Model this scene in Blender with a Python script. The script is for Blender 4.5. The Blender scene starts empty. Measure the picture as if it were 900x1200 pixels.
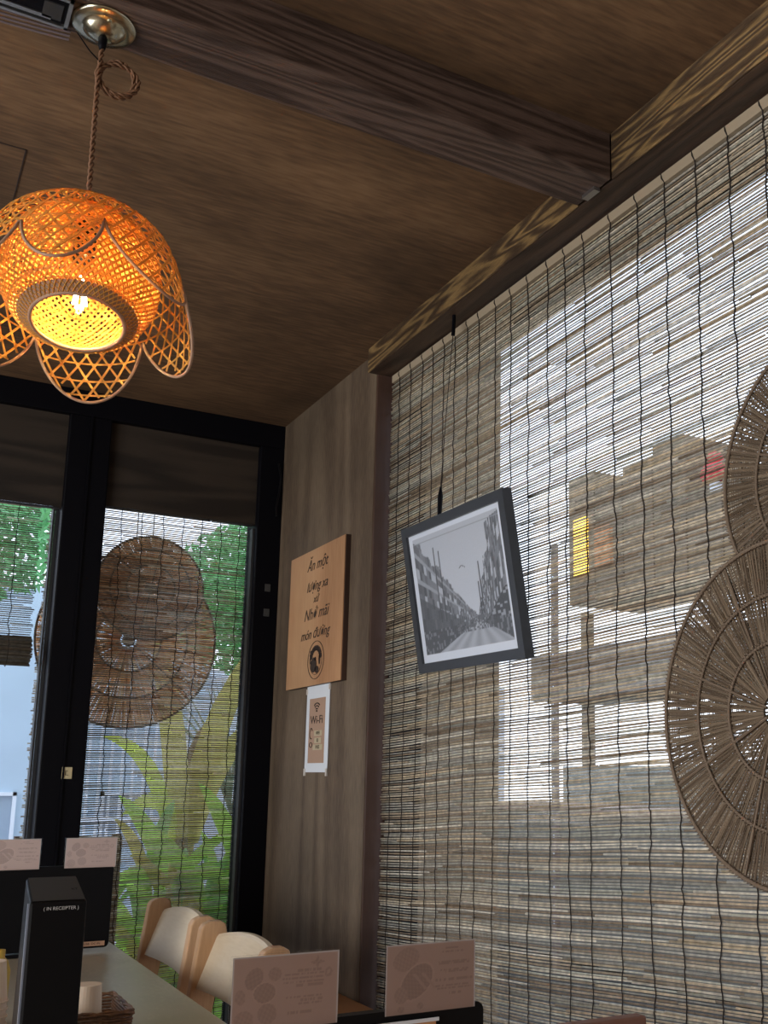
import bpy, math, random
import numpy as np
from mathutils import Vector, Matrix
R = math.radians
PI = math.pi
random.seed(7)
S = bpy.context.scene
C = S.collection

# ------------------------------------------------------------------ camera
# World origin sits at the seated photographer's eye; the floor is 1.2 m below.
FLOOR = -1.2
cam_d = bpy.data.cameras.new('camera'); cam = bpy.data.objects.new('camera', cam_d); C.objects.link(cam)
p_, y_, r_ = R(10.911), R(30.3175), R(0.4805)
f_ = Vector((math.sin(y_)*math.cos(p_), math.cos(y_)*math.cos(p_), math.sin(p_)))
rt0 = Vector((math.cos(y_), -math.sin(y_), 0)); up0 = rt0.cross(f_)
rt_ = rt0*math.cos(r_) + up0*math.sin(r_); up_ = -rt0*math.sin(r_) + up0*math.cos(r_)
cam.matrix_world = Matrix((( rt_.x, up_.x, -f_.x, 0), (rt_.y, up_.y, -f_.y, 0), (rt_.z, up_.z, -f_.z, 0), (0, 0, 0, 1)))
cam_d.sensor_fit = 'VERTICAL'; cam_d.sensor_height = 36.0; cam_d.lens = 1214.16/1200*36
cam_d.shift_x = (450-567.26)/1200; cam_d.shift_y = (676.91-600)/1200
cam_d.clip_start = 0.02; cam_d.clip_end = 300
S.camera = cam

# ------------------------------------------------------------------ sky, lights, exposure
W = bpy.data.worlds.new('sky'); S.world = W; W.use_nodes = True
wn = W.node_tree.nodes; wl = W.node_tree.links; wn.clear()
bg = wn.new('ShaderNodeBackground'); wo = wn.new('ShaderNodeOutputWorld')
tc = wn.new('ShaderNodeTexCoord'); sx = wn.new('ShaderNodeSeparateXYZ'); rp = wn.new('ShaderNodeValToRGB')
rp.color_ramp.elements[0].position = 0.0; rp.color_ramp.elements[0].color = (.90, .93, 1.0, 1)
rp.color_ramp.elements[1].position = 1.0; rp.color_ramp.elements[1].color = (.55, .72, 1.0, 1)
wl.new(tc.outputs['Generated'], sx.inputs[0]); wl.new(sx.outputs['Z'], rp.inputs[0])
wl.new(rp.outputs[0], bg.inputs['Color']); bg.inputs['Strength'].default_value = 1.9
wl.new(bg.outputs[0], wo.inputs[0])

def area_light(name, loc, to, w, h, power, color):
    d = bpy.data.lights.new(name, 'AREA'); d.shape = 'RECTANGLE'; d.size = w; d.size_y = h
    d.energy = power; d.color = color
    o = bpy.data.objects.new(name, d); C.objects.link(o); o.location = loc
    o.rotation_euler = (Vector(to)-Vector(loc)).to_track_quat('-Z', 'Y').to_euler()
    return o
# added fill lamp at an unseen left opening, brightens reeds and beam underside
area_light('left_fill_light', (-2.52, 0.9, 0.05), (1, 0.9, 0.05), 3.4, 1.6, 74, (1.0, .965, .90))

S.view_settings.view_transform = 'Standard'; S.view_settings.look = 'None'
S.view_settings.gamma = 1.0; S.view_settings.use_curve_mapping = False
S.view_settings.exposure = 0.35

# ------------------------------------------------------------------ mesh helpers
class MB:
    def __init__(s): s.v = []; s.f = []; s.c = []; s.smooth = False
    def add(s, vs, fs, col=None):
        b = len(s.v); s.v += [tuple(v) for v in vs]; s.f += [tuple(i+b for i in f) for f in fs]
        s.c += [col or (1, 1, 1)]*len(vs)
        return s
    def box(s, a, b, col=None, m=None):
        x0, y0, z0 = a; x1, y1, z1 = b
        vs = [(x0,y0,z0),(x1,y0,z0),(x1,y1,z0),(x0,y1,z0),(x0,y0,z1),(x1,y0,z1),(x1,y1,z1),(x0,y1,z1)]
        if m is not None: vs = [m @ Vector(v) for v in vs]
        return s.add(vs, [(0,3,2,1),(4,5,6,7),(0,1,5,4),(1,2,6,5),(2,3,7,6),(3,0,4,7)], col)
    def tube(s, pts, r, n=6, col=None, closed=False, cap=True):
        pts = [Vector(p) for p in pts]; N = len(pts)
        rr = r if isinstance(r, (list, tuple)) else [r]*N
        vs = []; prev = None
        for i, p in enumerate(pts):
            if closed: t = pts[(i+1) % N]-pts[i-1]
            else: t = pts[min(i+1, N-1)]-pts[max(i-1, 0)]
            t.normalize()
            if prev is None: a = t.orthogonal().normalized()
            else:
                a = prev - t*prev.dot(t); a = a.normalized() if a.length > 1e-6 else t.orthogonal().normalized()
            prev = a; b = t.cross(a)
            for k in range(n):
                q = 2*PI*k/n; vs.append(p + (a*math.cos(q)+b*math.sin(q))*rr[i])
        fs = []
        for i in range(N if closed else N-1):
            j = (i+1) % N
            for k in range(n):
                l = (k+1) % n; fs.append((i*n+k, i*n+l, j*n+l, j*n+k))
        if cap and not closed: fs.append(tuple(range(n))[::-1]); fs.append(tuple((N-1)*n+k for k in range(n)))
        return s.add(vs, fs, col)
    def lathe(s, prof, n=32, c=(0, 0, 0), col=None, m=None):
        vs = []; fs = []
        for (r, z) in prof:
            for k in range(n):
                q = 2*PI*k/n; v = Vector((c[0]+r*math.cos(q), c[1]+r*math.sin(q), c[2]+z)); vs.append(m @ v if m is not None else v)
        for i in range(len(prof)-1):
            for k in range(n):
                l = (k+1) % n; fs.append((i*n+k, i*n+l, (i+1)*n+l, (i+1)*n+k))
        return s.add(vs, fs, col)
    def prism(s, poly, depth, m, col=None):
        # polygon in local xy, extruded along local z from 0 to depth, placed by matrix m
        n = len(poly)
        vs = [m @ Vector((x, y, 0)) for x, y in poly]+[m @ Vector((x, y, depth)) for x, y in poly]
        fs = [tuple(range(n))[::-1], tuple(range(n, 2*n))]+[(i, (i+1) % n, n+(i+1) % n, n+i) for i in range(n)]
        return s.add(vs, fs, col)
    def build(s, name, m, parent=None, loc=(0, 0, 0), smooth=False, bevel=0):
        me = bpy.data.meshes.new(name); me.from_pydata(s.v, [], s.f)
        ca = me.color_attributes.new('Col', 'FLOAT_COLOR', 'POINT')
        arr = np.ones((len(s.v), 4), dtype=np.float32)
        if s.c: arr[:, :3] = np.array(s.c, dtype=np.float32)
        ca.data.foreach_set('color', arr.ravel())
        if smooth: me.polygons.foreach_set('use_smooth', [True]*len(me.polygons))
        me.materials.append(m); me.update()
        o = bpy.data.objects.new(name, me); C.objects.link(o); o.location = loc
        if parent: o.parent = parent
        if bevel:
            b = o.modifiers.new('bevel', 'BEVEL'); b.width = bevel; b.segments = 2; b.limit_method = 'ANGLE'
        return o

def tag(o, label=None, cat=None, group=None, kind=None):
    if label: o['label'] = label
    if cat: o['category'] = cat
    if group: o['group'] = group
    if kind: o['kind'] = kind
    return o
def thing(name, label, cat, loc=(0, 0, 0), rz=0, group=None):
    o = bpy.data.objects.new(name, None); C.objects.link(o); o.location = loc; o.rotation_euler = (0, 0, rz)
    o.empty_display_size = .05
    return tag(o, label, cat, group)
def copy_tree(o, parent=None):
    c = o.copy(); C.objects.link(c); c.parent = parent
    for ch in list(o.children): copy_tree(ch, c)
    return c
def B(a, b, col=None): return MB().box(a, b, col)
def struct(o): o['kind'] = 'structure'; return o

# ------------------------------------------------------------------ materials
def mat(name, color, rough=.6, metal=0, spec=.5, bump=0, bscale=60, vary=0, vscale=8, trans=0, attr=False, emit=0, coat=0):
    m = bpy.data.materials.new(name); m.use_nodes = True; n = m.node_tree.nodes; l = m.node_tree.links
    p = n['Principled BSDF']; p.inputs['Roughness'].default_value = rough; p.inputs['Metallic'].default_value = metal
    p.inputs['Specular IOR Level'].default_value = spec; p.inputs['Base Color'].default_value = (*color, 1)
    if coat: p.inputs['Coat Weight'].default_value = coat
    src = None
    tcn = n.new('ShaderNodeTexCoord')
    if attr:
        a = n.new('ShaderNodeAttribute'); a.attribute_name = 'Col'; src = a.outputs['Color']
        if color != (1, 1, 1):
            mm = n.new('ShaderNodeMixRGB'); mm.blend_type = 'MULTIPLY'; mm.inputs[0].default_value = 1
            mm.inputs[2].default_value = (*color, 1); l.new(src, mm.inputs[1]); src = mm.outputs[0]
    if vary:
        nz = n.new('ShaderNodeTexNoise'); nz.inputs['Scale'].default_value = vscale; nz.inputs['Detail'].default_value = 4
        l.new(tcn.outputs['Object'], nz.inputs['Vector'])
        mr = n.new('ShaderNodeMapRange'); mr.inputs[1].default_value = .3; mr.inputs[2].default_value = .7
        mr.inputs[3].default_value = 1-vary; mr.inputs[4].default_value = 1+vary; l.new(nz.outputs[0], mr.inputs[0])
        mm = n.new('ShaderNodeMixRGB'); mm.blend_type = 'MULTIPLY'; mm.inputs[0].default_value = 1
        mm.inputs[1].default_value = (*color, 1)
        if src: l.new(src, mm.inputs[1])
        l.new(mr.outputs[0], mm.inputs[2]); src = mm.outputs[0]
    if src: l.new(src, p.inputs['Base Color'])
    if bump:
        nz = n.new('ShaderNodeTexNoise'); nz.inputs['Scale'].default_value = bscale; nz.inputs['Detail'].default_value = 3
        l.new(tcn.outputs['Object'], nz.inputs['Vector'])
        bp = n.new('ShaderNodeBump'); bp.inputs['Strength'].default_value = bump; bp.inputs['Distance'].default_value = .002
        l.new(nz.outputs[0], bp.inputs['Height']); l.new(bp.outputs[0], p.inputs['Normal'])
    if emit:
        p.inputs['Emission Strength'].default_value = emit; p.inputs['Emission Color'].default_value = (*color, 1)
    if trans:
        tl = n.new('ShaderNodeBsdfTranslucent'); mx = n.new('ShaderNodeMixShader'); mx.inputs[0].default_value = trans
        tl.inputs['Color'].default_value = (*color, 1)
        if src: l.new(src, tl.inputs['Color'])
        l.new(p.outputs[0], mx.inputs[1]); l.new(tl.outputs[0], mx.inputs[2])
        l.new(mx.outputs[0], n['Material Output'].inputs['Surface'])
    return m

def wood(name, dark, mid, light, axis='Y', stretch=14, scale=3, wave=9, rough=.6, bump=.25, mott=.25, dist=7, spec=.4, pos=(.25, .5, .8), mixf=.42):
    m = bpy.data.materials.new(name); m.use_nodes = True; n = m.node_tree.nodes; l = m.node_tree.links
    p = n['Principled BSDF']; p.inputs['Roughness'].default_value = rough; p.inputs['Specular IOR Level'].default_value = spec
    t = n.new('ShaderNodeTexCoord'); mp = n.new('ShaderNodeMapping'); l.new(t.outputs['Object'], mp.inputs[0])
    sc = [1, 1, 1]; sc['XYZ'.index(axis)] = 1/stretch; mp.inputs['Scale'].default_value = sc
    # cathedral grain: slices of warped rings
    nz = n.new('ShaderNodeTexNoise'); nz.inputs['Scale'].default_value = scale; nz.inputs['Detail'].default_value = 2
    l.new(mp.outputs[0], nz.inputs['Vector'])
    mu = n.new('ShaderNodeMath'); mu.operation = 'MULTIPLY'; mu.inputs[1].default_value = wave*dist; l.new(nz.outputs[0], mu.inputs[0])
    sn = n.new('ShaderNodeMath'); sn.operation = 'SINE'; l.new(mu.outputs[0], sn.inputs[0])
    ma = n.new('ShaderNodeMapRange'); ma.inputs[1].default_value = -1; ma.inputs[2].default_value = 1; l.new(sn.outputs[0], ma.inputs[0])
    fz = n.new('ShaderNodeTexNoise'); fz.inputs['Scale'].default_value = scale*45; fz.inputs['Detail'].default_value = 3
    l.new(mp.outputs[0], fz.inputs['Vector'])
    ad = n.new('ShaderNodeMixRGB'); ad.inputs[0].default_value = mixf; l.new(ma.outputs[0], ad.inputs[1]); l.new(fz.outputs[0], ad.inputs[2])
    rp = n.new('ShaderNodeValToRGB'); e = rp.color_ramp.elements
    e[0].position = pos[0]; e[0].color = (*dark, 1); e[1].position = pos[2]; e[1].color = (*light, 1)
    q = e.new(pos[1]); q.color = (*mid, 1); l.new(ad.outputs[0], rp.inputs[0])
    cz = n.new('ShaderNodeTexNoise'); cz.inputs['Scale'].default_value = 2.2; cz.inputs['Detail'].default_value = 5
    l.new(t.outputs['Object'], cz.inputs['Vector'])
    mr = n.new('ShaderNodeMapRange'); mr.inputs[1].default_value = .3; mr.inputs[2].default_value = .7
    mr.inputs[3].default_value = 1-mott; mr.inputs[4].default_value = 1+mott; l.new(cz.outputs[0], mr.inputs[0])
    mm = n.new('ShaderNodeMixRGB'); mm.blend_type = 'MULTIPLY'; mm.inputs[0].default_value = 1
    l.new(rp.outputs[0], mm.inputs[1]); l.new(mr.outputs[0], mm.inputs[2]); l.new(mm.outputs[0], p.inputs['Base Color'])
    bp = n.new('ShaderNodeBump'); bp.inputs['Strength'].default_value = bump; bp.inputs['Distance'].default_value = .003
    l.new(ad.outputs[0], bp.inputs['Height']); l.new(bp.outputs[0], p.inputs['Normal'])
    return m

MT = {}
MT['ceiling'] = wood('stained_ceiling_plywood', (.09,.050,.026), (.155,.088,.044), (.215,.132,.070), 'X', 7, 2.2, 5, .75, .08, .42, 2, mixf=.75)
MT['panel'] = wood('stained_wall_plywood', (.075,.050,.033), (.120,.084,.055), (.165,.122,.083), 'Z', 9, 4, 9, .7, .1, .25, 3, mixf=.7)
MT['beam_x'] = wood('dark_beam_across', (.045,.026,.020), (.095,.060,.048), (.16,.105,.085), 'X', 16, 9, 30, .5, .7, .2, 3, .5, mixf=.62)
MT['beam_y_lit'] = wood('beam_side_grazing_lit', (.045,.026,.014), (.10,.06,.028), (.30,.19,.075), 'Y', 12, 12, 26, .5, .7, .35, 3, .5, mixf=.58)  # golden tones imitate grazing light on the beam's room side
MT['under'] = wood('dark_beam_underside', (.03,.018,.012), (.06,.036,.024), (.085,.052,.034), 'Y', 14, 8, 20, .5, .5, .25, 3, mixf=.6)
MT['jamb'] = wood('dark_red_jamb', (.035,.018,.012), (.055,.028,.02), (.075,.04,.028), 'Z', 14, 4, 5, .55, .2, .2, 4)
MT['header'] = wood('dark_header_board', (.014,.009,.006), (.022,.015,.010), (.032,.022,.015), 'X', 10, 6, 12, .7, .3, .2, 4)
MT['black'] = mat('black_frame_paint', (.003,.003,.005), .5, spec=.1, bump=.05)
MT['floor'] = wood('brown_floor', (.09,.06,.04), (.15,.10,.06), (.2,.14,.09), 'Y', 10, 3, 5)
MT['plaster'] = mat('warm_plaster', (.42,.34,.25), .85, bump=.3, vary=.1, vscale=3)
MT['orange_wood'] = wood('orange_bench_wood', (.40,.17,.06), (.52,.25,.10), (.60,.32,.14), 'Y', 12, 3, 4, .45, .1, .12, 3)
MT['chair'] = wood('pale_chair_wood', (.50,.29,.15), (.62,.38,.21), (.70,.46,.28), 'Z', 12, 4, 3, .42, .06, .1, 2)
MT['chair_panel'] = wood('pale_chair_back_wood', (.60,.48,.33), (.70,.58,.42), (.76,.65,.50), 'Y', 10, 4, 3, .38, .05, .08, 2)
MT['counter'] = wood('pale_stone_counter', (.42,.36,.27), (.56,.49,.38), (.64,.57,.46), 'Y', 3, 2.5, 5, .28, .03, .2, 2)
MT['sign'] = wood('light_sign_wood', (.36,.18,.085), (.46,.25,.125), (.54,.32,.17), 'Z', 10, 3, 3, .6, .06, .14, 2)
MT['ink'] = mat('dark_brown_ink', (.035,.02,.014), .8)
MT['paper'] = mat('white_paper', (.72,.76,.82), .7)
MT['reed'] = mat('reed_straw', (1,1,1), .6, trans=.38, attr=True, vary=.28, vscale=70)
MT['reed_thin'] = mat('fine_reed_straw', (1,1,1), .6, trans=.42, attr=True, vary=.25, vscale=70)
MT['tape'] = mat('blind_top_tape', (.42,.34,.24), .8, trans=.15, bump=.3, bscale=200)
MT['cord'] = mat('dark_blind_cord', (.02,.014,.012), .9)
MT['glass'] = None
MT['straw'] = mat('brown_woven_straw', (1,1,1), .85, attr=True, trans=.12)
MT['straw_reflected'] = mat('reflected_fan_straw', (1,.78,.58), .85, attr=True, trans=.5)  # straw of the discs that imitate fans mirrored in the glass
MT['straw_rim'] = mat('straw_rim', (.16,.115,.08), .8, bump=.6, bscale=300)
MT['bamboo'] = mat('bamboo_strip', (.80,.45,.105), .55, trans=.5, vary=.15, vscale=40)
MT['bamboo_rim'] = mat('bamboo_rim', (.42,.26,.17), .6, trans=.2, bump=.4, bscale=200)
MT['brass'] = mat('aged_nickel', (.62,.58,.45), .22, metal=1)
MT['plastic'] = mat('black_plastic', (.004,.004,.005), .45, spec=.16, bump=.06, bscale=500)
MT['plastic_grey'] = mat('dark_grey_plastic', (.028,.028,.030), .5)
MT['flex'] = mat('brown_braided_flex', (.16,.075,.035), .7)
MT['frame'] = mat('black_picture_frame', (.022,.024,.030), .4)
MT['print'] = mat('print_on_paper', (1,1,1), .45, attr=True)
MT['card'] = mat('printed_card', (1,1,1), .7, attr=True, trans=.2)
MT['cup'] = mat('cream_paper_cup', (.72,.58,.45), .65)
MT['wicker'] = mat('brown_wicker', (.17,.085,.045), .55, vary=.4, vscale=120)
MT['steel'] = mat('brushed_steel', (.55,.55,.55), .35, metal=1)
MT['acrylic'] = None

def glass(name, tint=(1, 1, 1), refl=.06):
    m = bpy.data.materials.new(name); m.use_nodes = True; n = m.node_tree.nodes; l = m.node_tree.links; n.clear()
    o = n.new('ShaderNodeOutputMaterial'); t = n.new('ShaderNodeBsdfTransparent'); g = n.new('ShaderNodeBsdfGlossy')
    t.inputs[0].default_value = (*tint, 1); g.inputs['Roughness'].default_value = .02
    lw = n.new('ShaderNodeLayerWeight'); lw.inputs[0].default_value = .5
    pw = n.new('ShaderNodeMath'); pw.operation = 'POWER'; pw.inputs[1].default_value = 5; l.new(lw.outputs['Facing'], pw.inputs[0])
    ml = n.new('ShaderNodeMath'); ml.operation = 'MULTIPLY_ADD'; ml.inputs[1].default_value = .9; ml.inputs[2].default_value = .03; l.new(pw.outputs[0], ml.inputs[0])
    mx = n.new('ShaderNodeMixShader'); l.new(ml.outputs[0], mx.inputs[0]); l.new(t.outputs[0], mx.inputs[1]); l.new(g.outputs[0], mx.inputs[2])
    l.new(mx.outputs[0], o.inputs[0]); return m
MT['glass'] = glass('window_glass', (.96,.98,1)); MT['acrylic'] = glass('clear_acrylic')

# ------------------------------------------------------------------ printed surfaces (colour laid on a fine flat grid)
def printed(name, m, w, h, nx, ny, fn, parent, mtx):
    U, V = np.meshgrid((np.arange(nx)+.0)/(nx-1), (np.arange(ny)+.0)/(ny-1))
    col = fn(U, V)
    vs = [mtx @ Vector(((u-.5)*w, (v-.5)*h, 0)) for v, u in ((V[j, i], U[j, i]) for j in range(ny) for i in range(nx))]
    fs = [(j*nx+i, j*nx+i+1, (j+1)*nx+i+1, (j+1)*nx+i) for j in range(ny-1) for i in range(nx-1)]
    mb = MB(); mb.v = [tuple(v) for v in vs]; mb.f = fs; mb.c = col.reshape(-1, 3).tolist()
    return mb.build(name, m, parent)

def frame_mtx(o, x, y):   # local x along x, local y along y, normal x cross y
    x = Vector(x).normalized(); y = Vector(y); y = (y-x*y.dot(x)).normalized(); z = x.cross(y)
    return Matrix(((x.x, y.x, z.x, o[0]), (x.y, y.y, z.y, o[1]), (x.z, y.z, z.z, o[2]), (0, 0, 0, 1)))

def lettering(name, text, size, m, parent, mtx, depth=.0006, shear=0, align='CENTER', bold=0):
    cu = bpy.data.curves.new(name, 'FONT'); cu.body = text; cu.size = size; cu.align_x = align; cu.align_y = 'CENTER'
    cu.extrude = depth; cu.shear = shear; cu.offset = bold; cu.resolution_u = 3
    t = bpy.data.objects.new(name, cu); C.objects.link(t)
    dg = bpy.context.evaluated_depsgraph_get(); me = bpy.data.meshes.new_from_object(t.evaluated_get(dg))
    bpy.data.objects.remove(t); me.transform(mtx); me.materials.clear(); me.materials.append(m); me.name = name
    o = bpy.data.objects.new(name, me); C.objects.link(o); o.parent = parent
    return o

# ================================================================== ROOM SHELL
struct(B((-2.7,-2.7,FLOOR-.05), (1.6,3.95,FLOOR)).build('floor', MT['floor']))
struct(B((-2.7,1.68,1.35), (1.5,3.95,1.45)).build('ceiling', MT['ceiling']))
struct(B((-2.7,-2.7,1.378), (1.5,1.68,1.48)).build('ceiling', MT['ceiling']))
struct(B((1.289,2.9,FLOOR), (1.46,3.92,1.35)).build('wall_right', MT['panel']))
struct(B((1.289,-2.7,FLOOR), (1.5,-.1,1.378)).build('wall_right', MT['plaster']))
struct(B((1.38,-.1,FLOOR), (1.5,2.87,-.95)).build('wall_right', MT['plaster']))
# dark jamb at the end of the plywood, black window frame beside it
struct(B((1.2905,2.890,FLOOR), (1.352,2.8995,1.269)).build('trim_1', MT['jamb']))
struct(B((1.352,2.872,FLOOR), (1.46,2.8995,1.269)).build('trim_2', MT['black']))
w1 = bpy.data.objects.new('window_1', None); C.objects.link(w1); w1.location = (1.43, 1.4, -.95); w1['kind'] = 'structure'
B((-.02,-1.5,0), (.02,1.47,.05)).build('window_frame', MT['black'], w1)
B((-.02,-1.5,2.16), (.02,1.47,2.2)).build('window_frame', MT['black'], w1)
B((-.02,-1.5,.05), (.02,-1.46,2.16)).build('window_frame', MT['black'], w1)
B((-.002,-1.46,.05), (.002,1.47,2.16)).build('pane', MT['glass'], w1)
# closed back wall; left wall with an opening for the added fill lamp
struct(B((-2.7,-2.7,FLOOR), (1.289,-2.6,1.378)).build('wall_back', MT['plaster']))
struct(MB().box((-2.7,-2.6,FLOOR), (-2.6,3.76,-.8)).box((-2.7,-2.6,.9), (-2.6,3.76,1.378)).box((-2.7,-2.6,-.8), (-2.6,-.9,.9)).box((-2.7,2.7,-.8), (-2.6,3.76,.9)).build('wall_left', MT['plaster']))
# front wall: black frame, dark header boards, tall windows
fw = bpy.data.objects.new('wall_front', None); C.objects.link(fw); fw.location = (0,3.76,FLOOR); fw['kind'] = 'structure'
zf = -FLOOR
B((-2.7,0,zf+1.256), (1.289,.14,zf+1.35)).build('top_rail', MT['black'], fw, bevel=.003)
B((.497,.0,0), (.640,.13,zf+1.256)).build('mullion', MT['black'], fw, bevel=.004)
B((.568,-.006,0), (.574,.0,zf+1.256)).build('mullion_joint', MT['black'], fw)
B((1.194,.0,0), (1.2885,.13,zf+1.256)).build('jamb_post', MT['black'], fw, bevel=.003)
B((1.186,.03,0), (1.194,.06,zf+.93)).build('jamb_bead', MT['plastic_grey'], fw)
B((.640,.03,zf+.945), (1.194,.06,zf+1.256)).build('header_board', MT['header'], fw)
B((-.95,.03,zf+.915), (.497,.06,zf+1.256)).build('header_board', MT['header'], fw)
B((-1.09,0,0), (-.95,.13,zf+1.256)).build('mullion', MT['black'], fw, bevel=.004)
B((-2.7,0,0), (-1.09,.13,zf+1.256)).build('header_board', MT['header'], fw)
B((.478,.08,0), (.497,.12,zf+.92)).build('mullion_edge', MT['plastic_grey'], fw)
B((.640,.10,0), (1.194,.105,zf+.97)).build('pane', MT['glass'], fw)
B((-.95,.02,0), (.478,.025,zf+.915)).build('pane', MT['glass'], fw)
for z in (.7, .605):
    mb = MB().box((1.235,-.004,zf+z-.014), (1.256,0,zf+z+.014)); mb.build('hinge_plate', mat('dark_hinge', (.05,.05,.05), .5), fw)
# little latch sticker on the mullion
st = tag(B((-.016,-.003,-.020), (.016,0,.018)).build('latch_sticker', mat('yellowed_label', (.55,.47,.28), .6), loc=(.583,3.7595,.004)), 'small square cream latch sticker on the black door mullion', 'sticker')
hk = MB(); hk.tube([(.002,-.0045,.006), (-.005,-.0045,.006), (-.005,-.0045,-.008), (.005,-.0045,-.008)], .001, 5)
hk.build('printed_mark', MT['ink'], st)
# small hook with a loop of cable in the top corner of the front frame
ck = MB(); ck.tube([(1.262,3.745,1.19),(1.272,3.74,1.13),(1.268,3.745,1.07),(1.258,3.742,1.01),(1.262,3.745,.98)], .004, 6)
tag(ck.build('black_cable', MT['plastic']), 'short black cable hanging in the upper corner of the black frame', 'cable')

# beams
def prop_beam(mb, name, m): return struct(mb.build(name, m, bevel=.003))
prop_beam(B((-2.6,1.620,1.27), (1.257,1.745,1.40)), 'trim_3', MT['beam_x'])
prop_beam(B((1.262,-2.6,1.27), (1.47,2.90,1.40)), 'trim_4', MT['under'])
prop_beam(B((1.257,1.745,1.27), (1.2619,2.90,1.36)), 'added_lit_board_1', MT['beam_y_lit'])  # thin face board added to carry the grazing-light gold
prop_beam(B((1.257,-2.6,1.27), (1.2619,1.62,1.39)), 'added_lit_board_2', MT['beam_y_lit'])
struct(MB().box((1.2405,1.660,1.262),(1.2565,1.705,1.27)).build('added_highlight_plate', MT['steel']))   # steel plate added for the bluish highlight where the beams meet
# ceiling access hatch outline
hb = MB()
for a, b in (((-.25,2.295,1.3485),(.165,2.298,1.35)), ((.163,2.295,1.3485),(.166,2.62,1.35)), ((-.25,2.617,1.3485),(.166,2.62,1.35))): hb.box(a, b)
struct(hb.build('trim_6', MT['ink']))
# black recessed light track on the underside of the cross beam, with cables along its edge
tr = thing('light_track', 'black rectangular fixture with a silver frame on the ceiling beam beside the lamp', 'light fixture', (-.1,1.69,1.27))
B((-.35,-.035,-.010), (.262,.030,0)).build('housing', MT['black'], tr, bevel=.002)
MB().box((-.35,.030,-.014), (.268,.036,0)).box((-.35,-.041,-.014), (.268,-.035,0)).box((.262,-.041,-.014), (.268,.036,0)).build('frame', MT['steel'], tr)
MB().box((.225,-.02,-.0125), (.255,.02,-.010)).build('switch_panel', MT['plastic_grey'], tr)
MB().box((.03,.015,-.0125), (.24,.024,-.010)).build('metal_strip', MT['steel'], tr)
cb = MB()
for k in range(4):
    pts = [(x, 1.742+.008*k - .018*((x-.0)/.2)**2 * (1 if x > 0 else 0), 1.2655-.002*k) for x in np.linspace(-.6, .175, 18)]
    cb.tube(pts, .0022, 5)
tag(cb.build('cable_bundle', mat('purple_grey_cable', (.13,.10,.11), .5)), 'thin cables clipped along the beam edge behind the pendant lamp rose', 'cable', kind='stuff')

# ================================================================== REED BLINDS
REED_COL = [(.50,.41,.30), (.60,.53,.42), (.66,.61,.52), (.46,.43,.37), (.34,.26,.18), (.56,.47,.34), (.52,.50,.42)]
def reed_blind(name, label, O, d, n, width, height, p0, r, cords, kk, seed, m, dark=1.0, group=None, roll=False, noise=.5):
    rnd = random.Random(seed); d = Vector(d); n = Vector(n); up = Vector((0, 0, 1))
    root = thing(name, label, 'blind', O, 0, group)
    st = np.linspace(0, width, max(3, int(width/.22)+1)); z = np.zeros(len(st)) + .026
    drift = np.zeros(len(st)); mb = MB(); wild = np.zeros(len(st)); rows = []
    while z.min() < height:
        base = p0*(1+rnd.uniform(-.06, .06))
        drift = .9*drift + np.array([rnd.gauss(0, 1) for _ in st])*.010*noise
        slope_p = base*(1-kk*st/width*min(1, z[0]/height*1.6))*(1+drift)
        z = z + np.maximum(slope_p, base*.55)
        rows.append(z.copy())
        s = -rnd.random()*.5
        while s < width:
            L = rnd.uniform(.22, .85); a = max(s, -rnd.random()*.012); b = min(s+L, width+rnd.random()*.012)
            if b-a > .03:
                k = max(2, int((b-a)/.16)+1); ss = np.linspace(a, b, k)
                dz = rnd.gauss(0, .0004); dn = rnd.gauss(0, .0005); tilt = rnd.gauss(0, .0008)
                rr = r*rnd.uniform(.74, 1.08); c = rnd.choice(REED_COL); g = rnd.uniform(.80, 1.28)*dark
                pts = [d*x + n*dn - up*(float(np.interp(x, st, z))+dz+tilt*((x-a)/(b-a)-.5)) for x in ss]
                mb.tube(pts, [rr*(1.0-.2*i/(k-1)) for i in range(k)], 5, (c[0]*g, c[1]*g, c[2]*g))
            s += L + rnd.uniform(0, .004)
    o = mb.build('reeds', m, root, smooth=True); o['kind'] = 'stuff'
    bt = MB(); bt.box((-.002, -.005, -.024), (width+.002, .005, 0), m=frame_mtx((0,0,0), d, (-n)))
    bt.build('top_tape', MT['tape'], root)
    for s in cords:
        pts = []; w = 0; t = 0
        pts.append(d*(s-.008)+n*.004+up*.001); pts.append(d*(s-.004)+n*.0075-up*.012)
        zz = .024
        while zz < height:
            w = .82*w + rnd.gauss(0, .0014)
            t = 1-t
            pts.append(d*(s+w+(t-.5)*.0014)+n*(r+.0010+.0006*t)-up*zz); zz += p0*1.15
        MB().tube(pts, .0015, 4).build('cord', MT['cord'], root)
    if roll:
        q = MB(); rr = .050
        for k in range(150):
            a = k*.27; ra = rr*(1-.55*k/150); c = REED_COL[k % 7]; g = .75*dark
            e = rnd.uniform(-.012, .0)
            q.tube([d*e+n*(ra*math.cos(a))-up*(height+rr*.9+ra*math.sin(a)), d*(width+rnd.uniform(0,.012))+n*(ra*math.cos(a))-up*(height+rr*.9+ra*math.sin(a)+rnd.gauss(0,.001))], .0035, 5, (c[0]*g, c[1]*g, c[2]*g))
        ro = q.build('rolled_reeds', m, root, smooth=True); ro['kind'] = 'stuff'
        for s in cords:
            MB().tube([d*s+n*((rr+.005)*math.cos(a))-up*(height+rr*.9+(rr+.005)*math.sin(a)) for a in np.linspace(0, 2*PI, 20)[:-1]], .0012, 4, closed=True).build('cord', MT['cord'], root)
    return root
cy = [2.815,2.733,2.655,2.586,2.518,2.451,2.38,2.315,2.225,2.148,2.066,1.976,1.903,1.824,1.722,1.628,1.535,1.439,1.343]
while cy[-1] > .1: cy.append(cy[-1]-.092)
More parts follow.
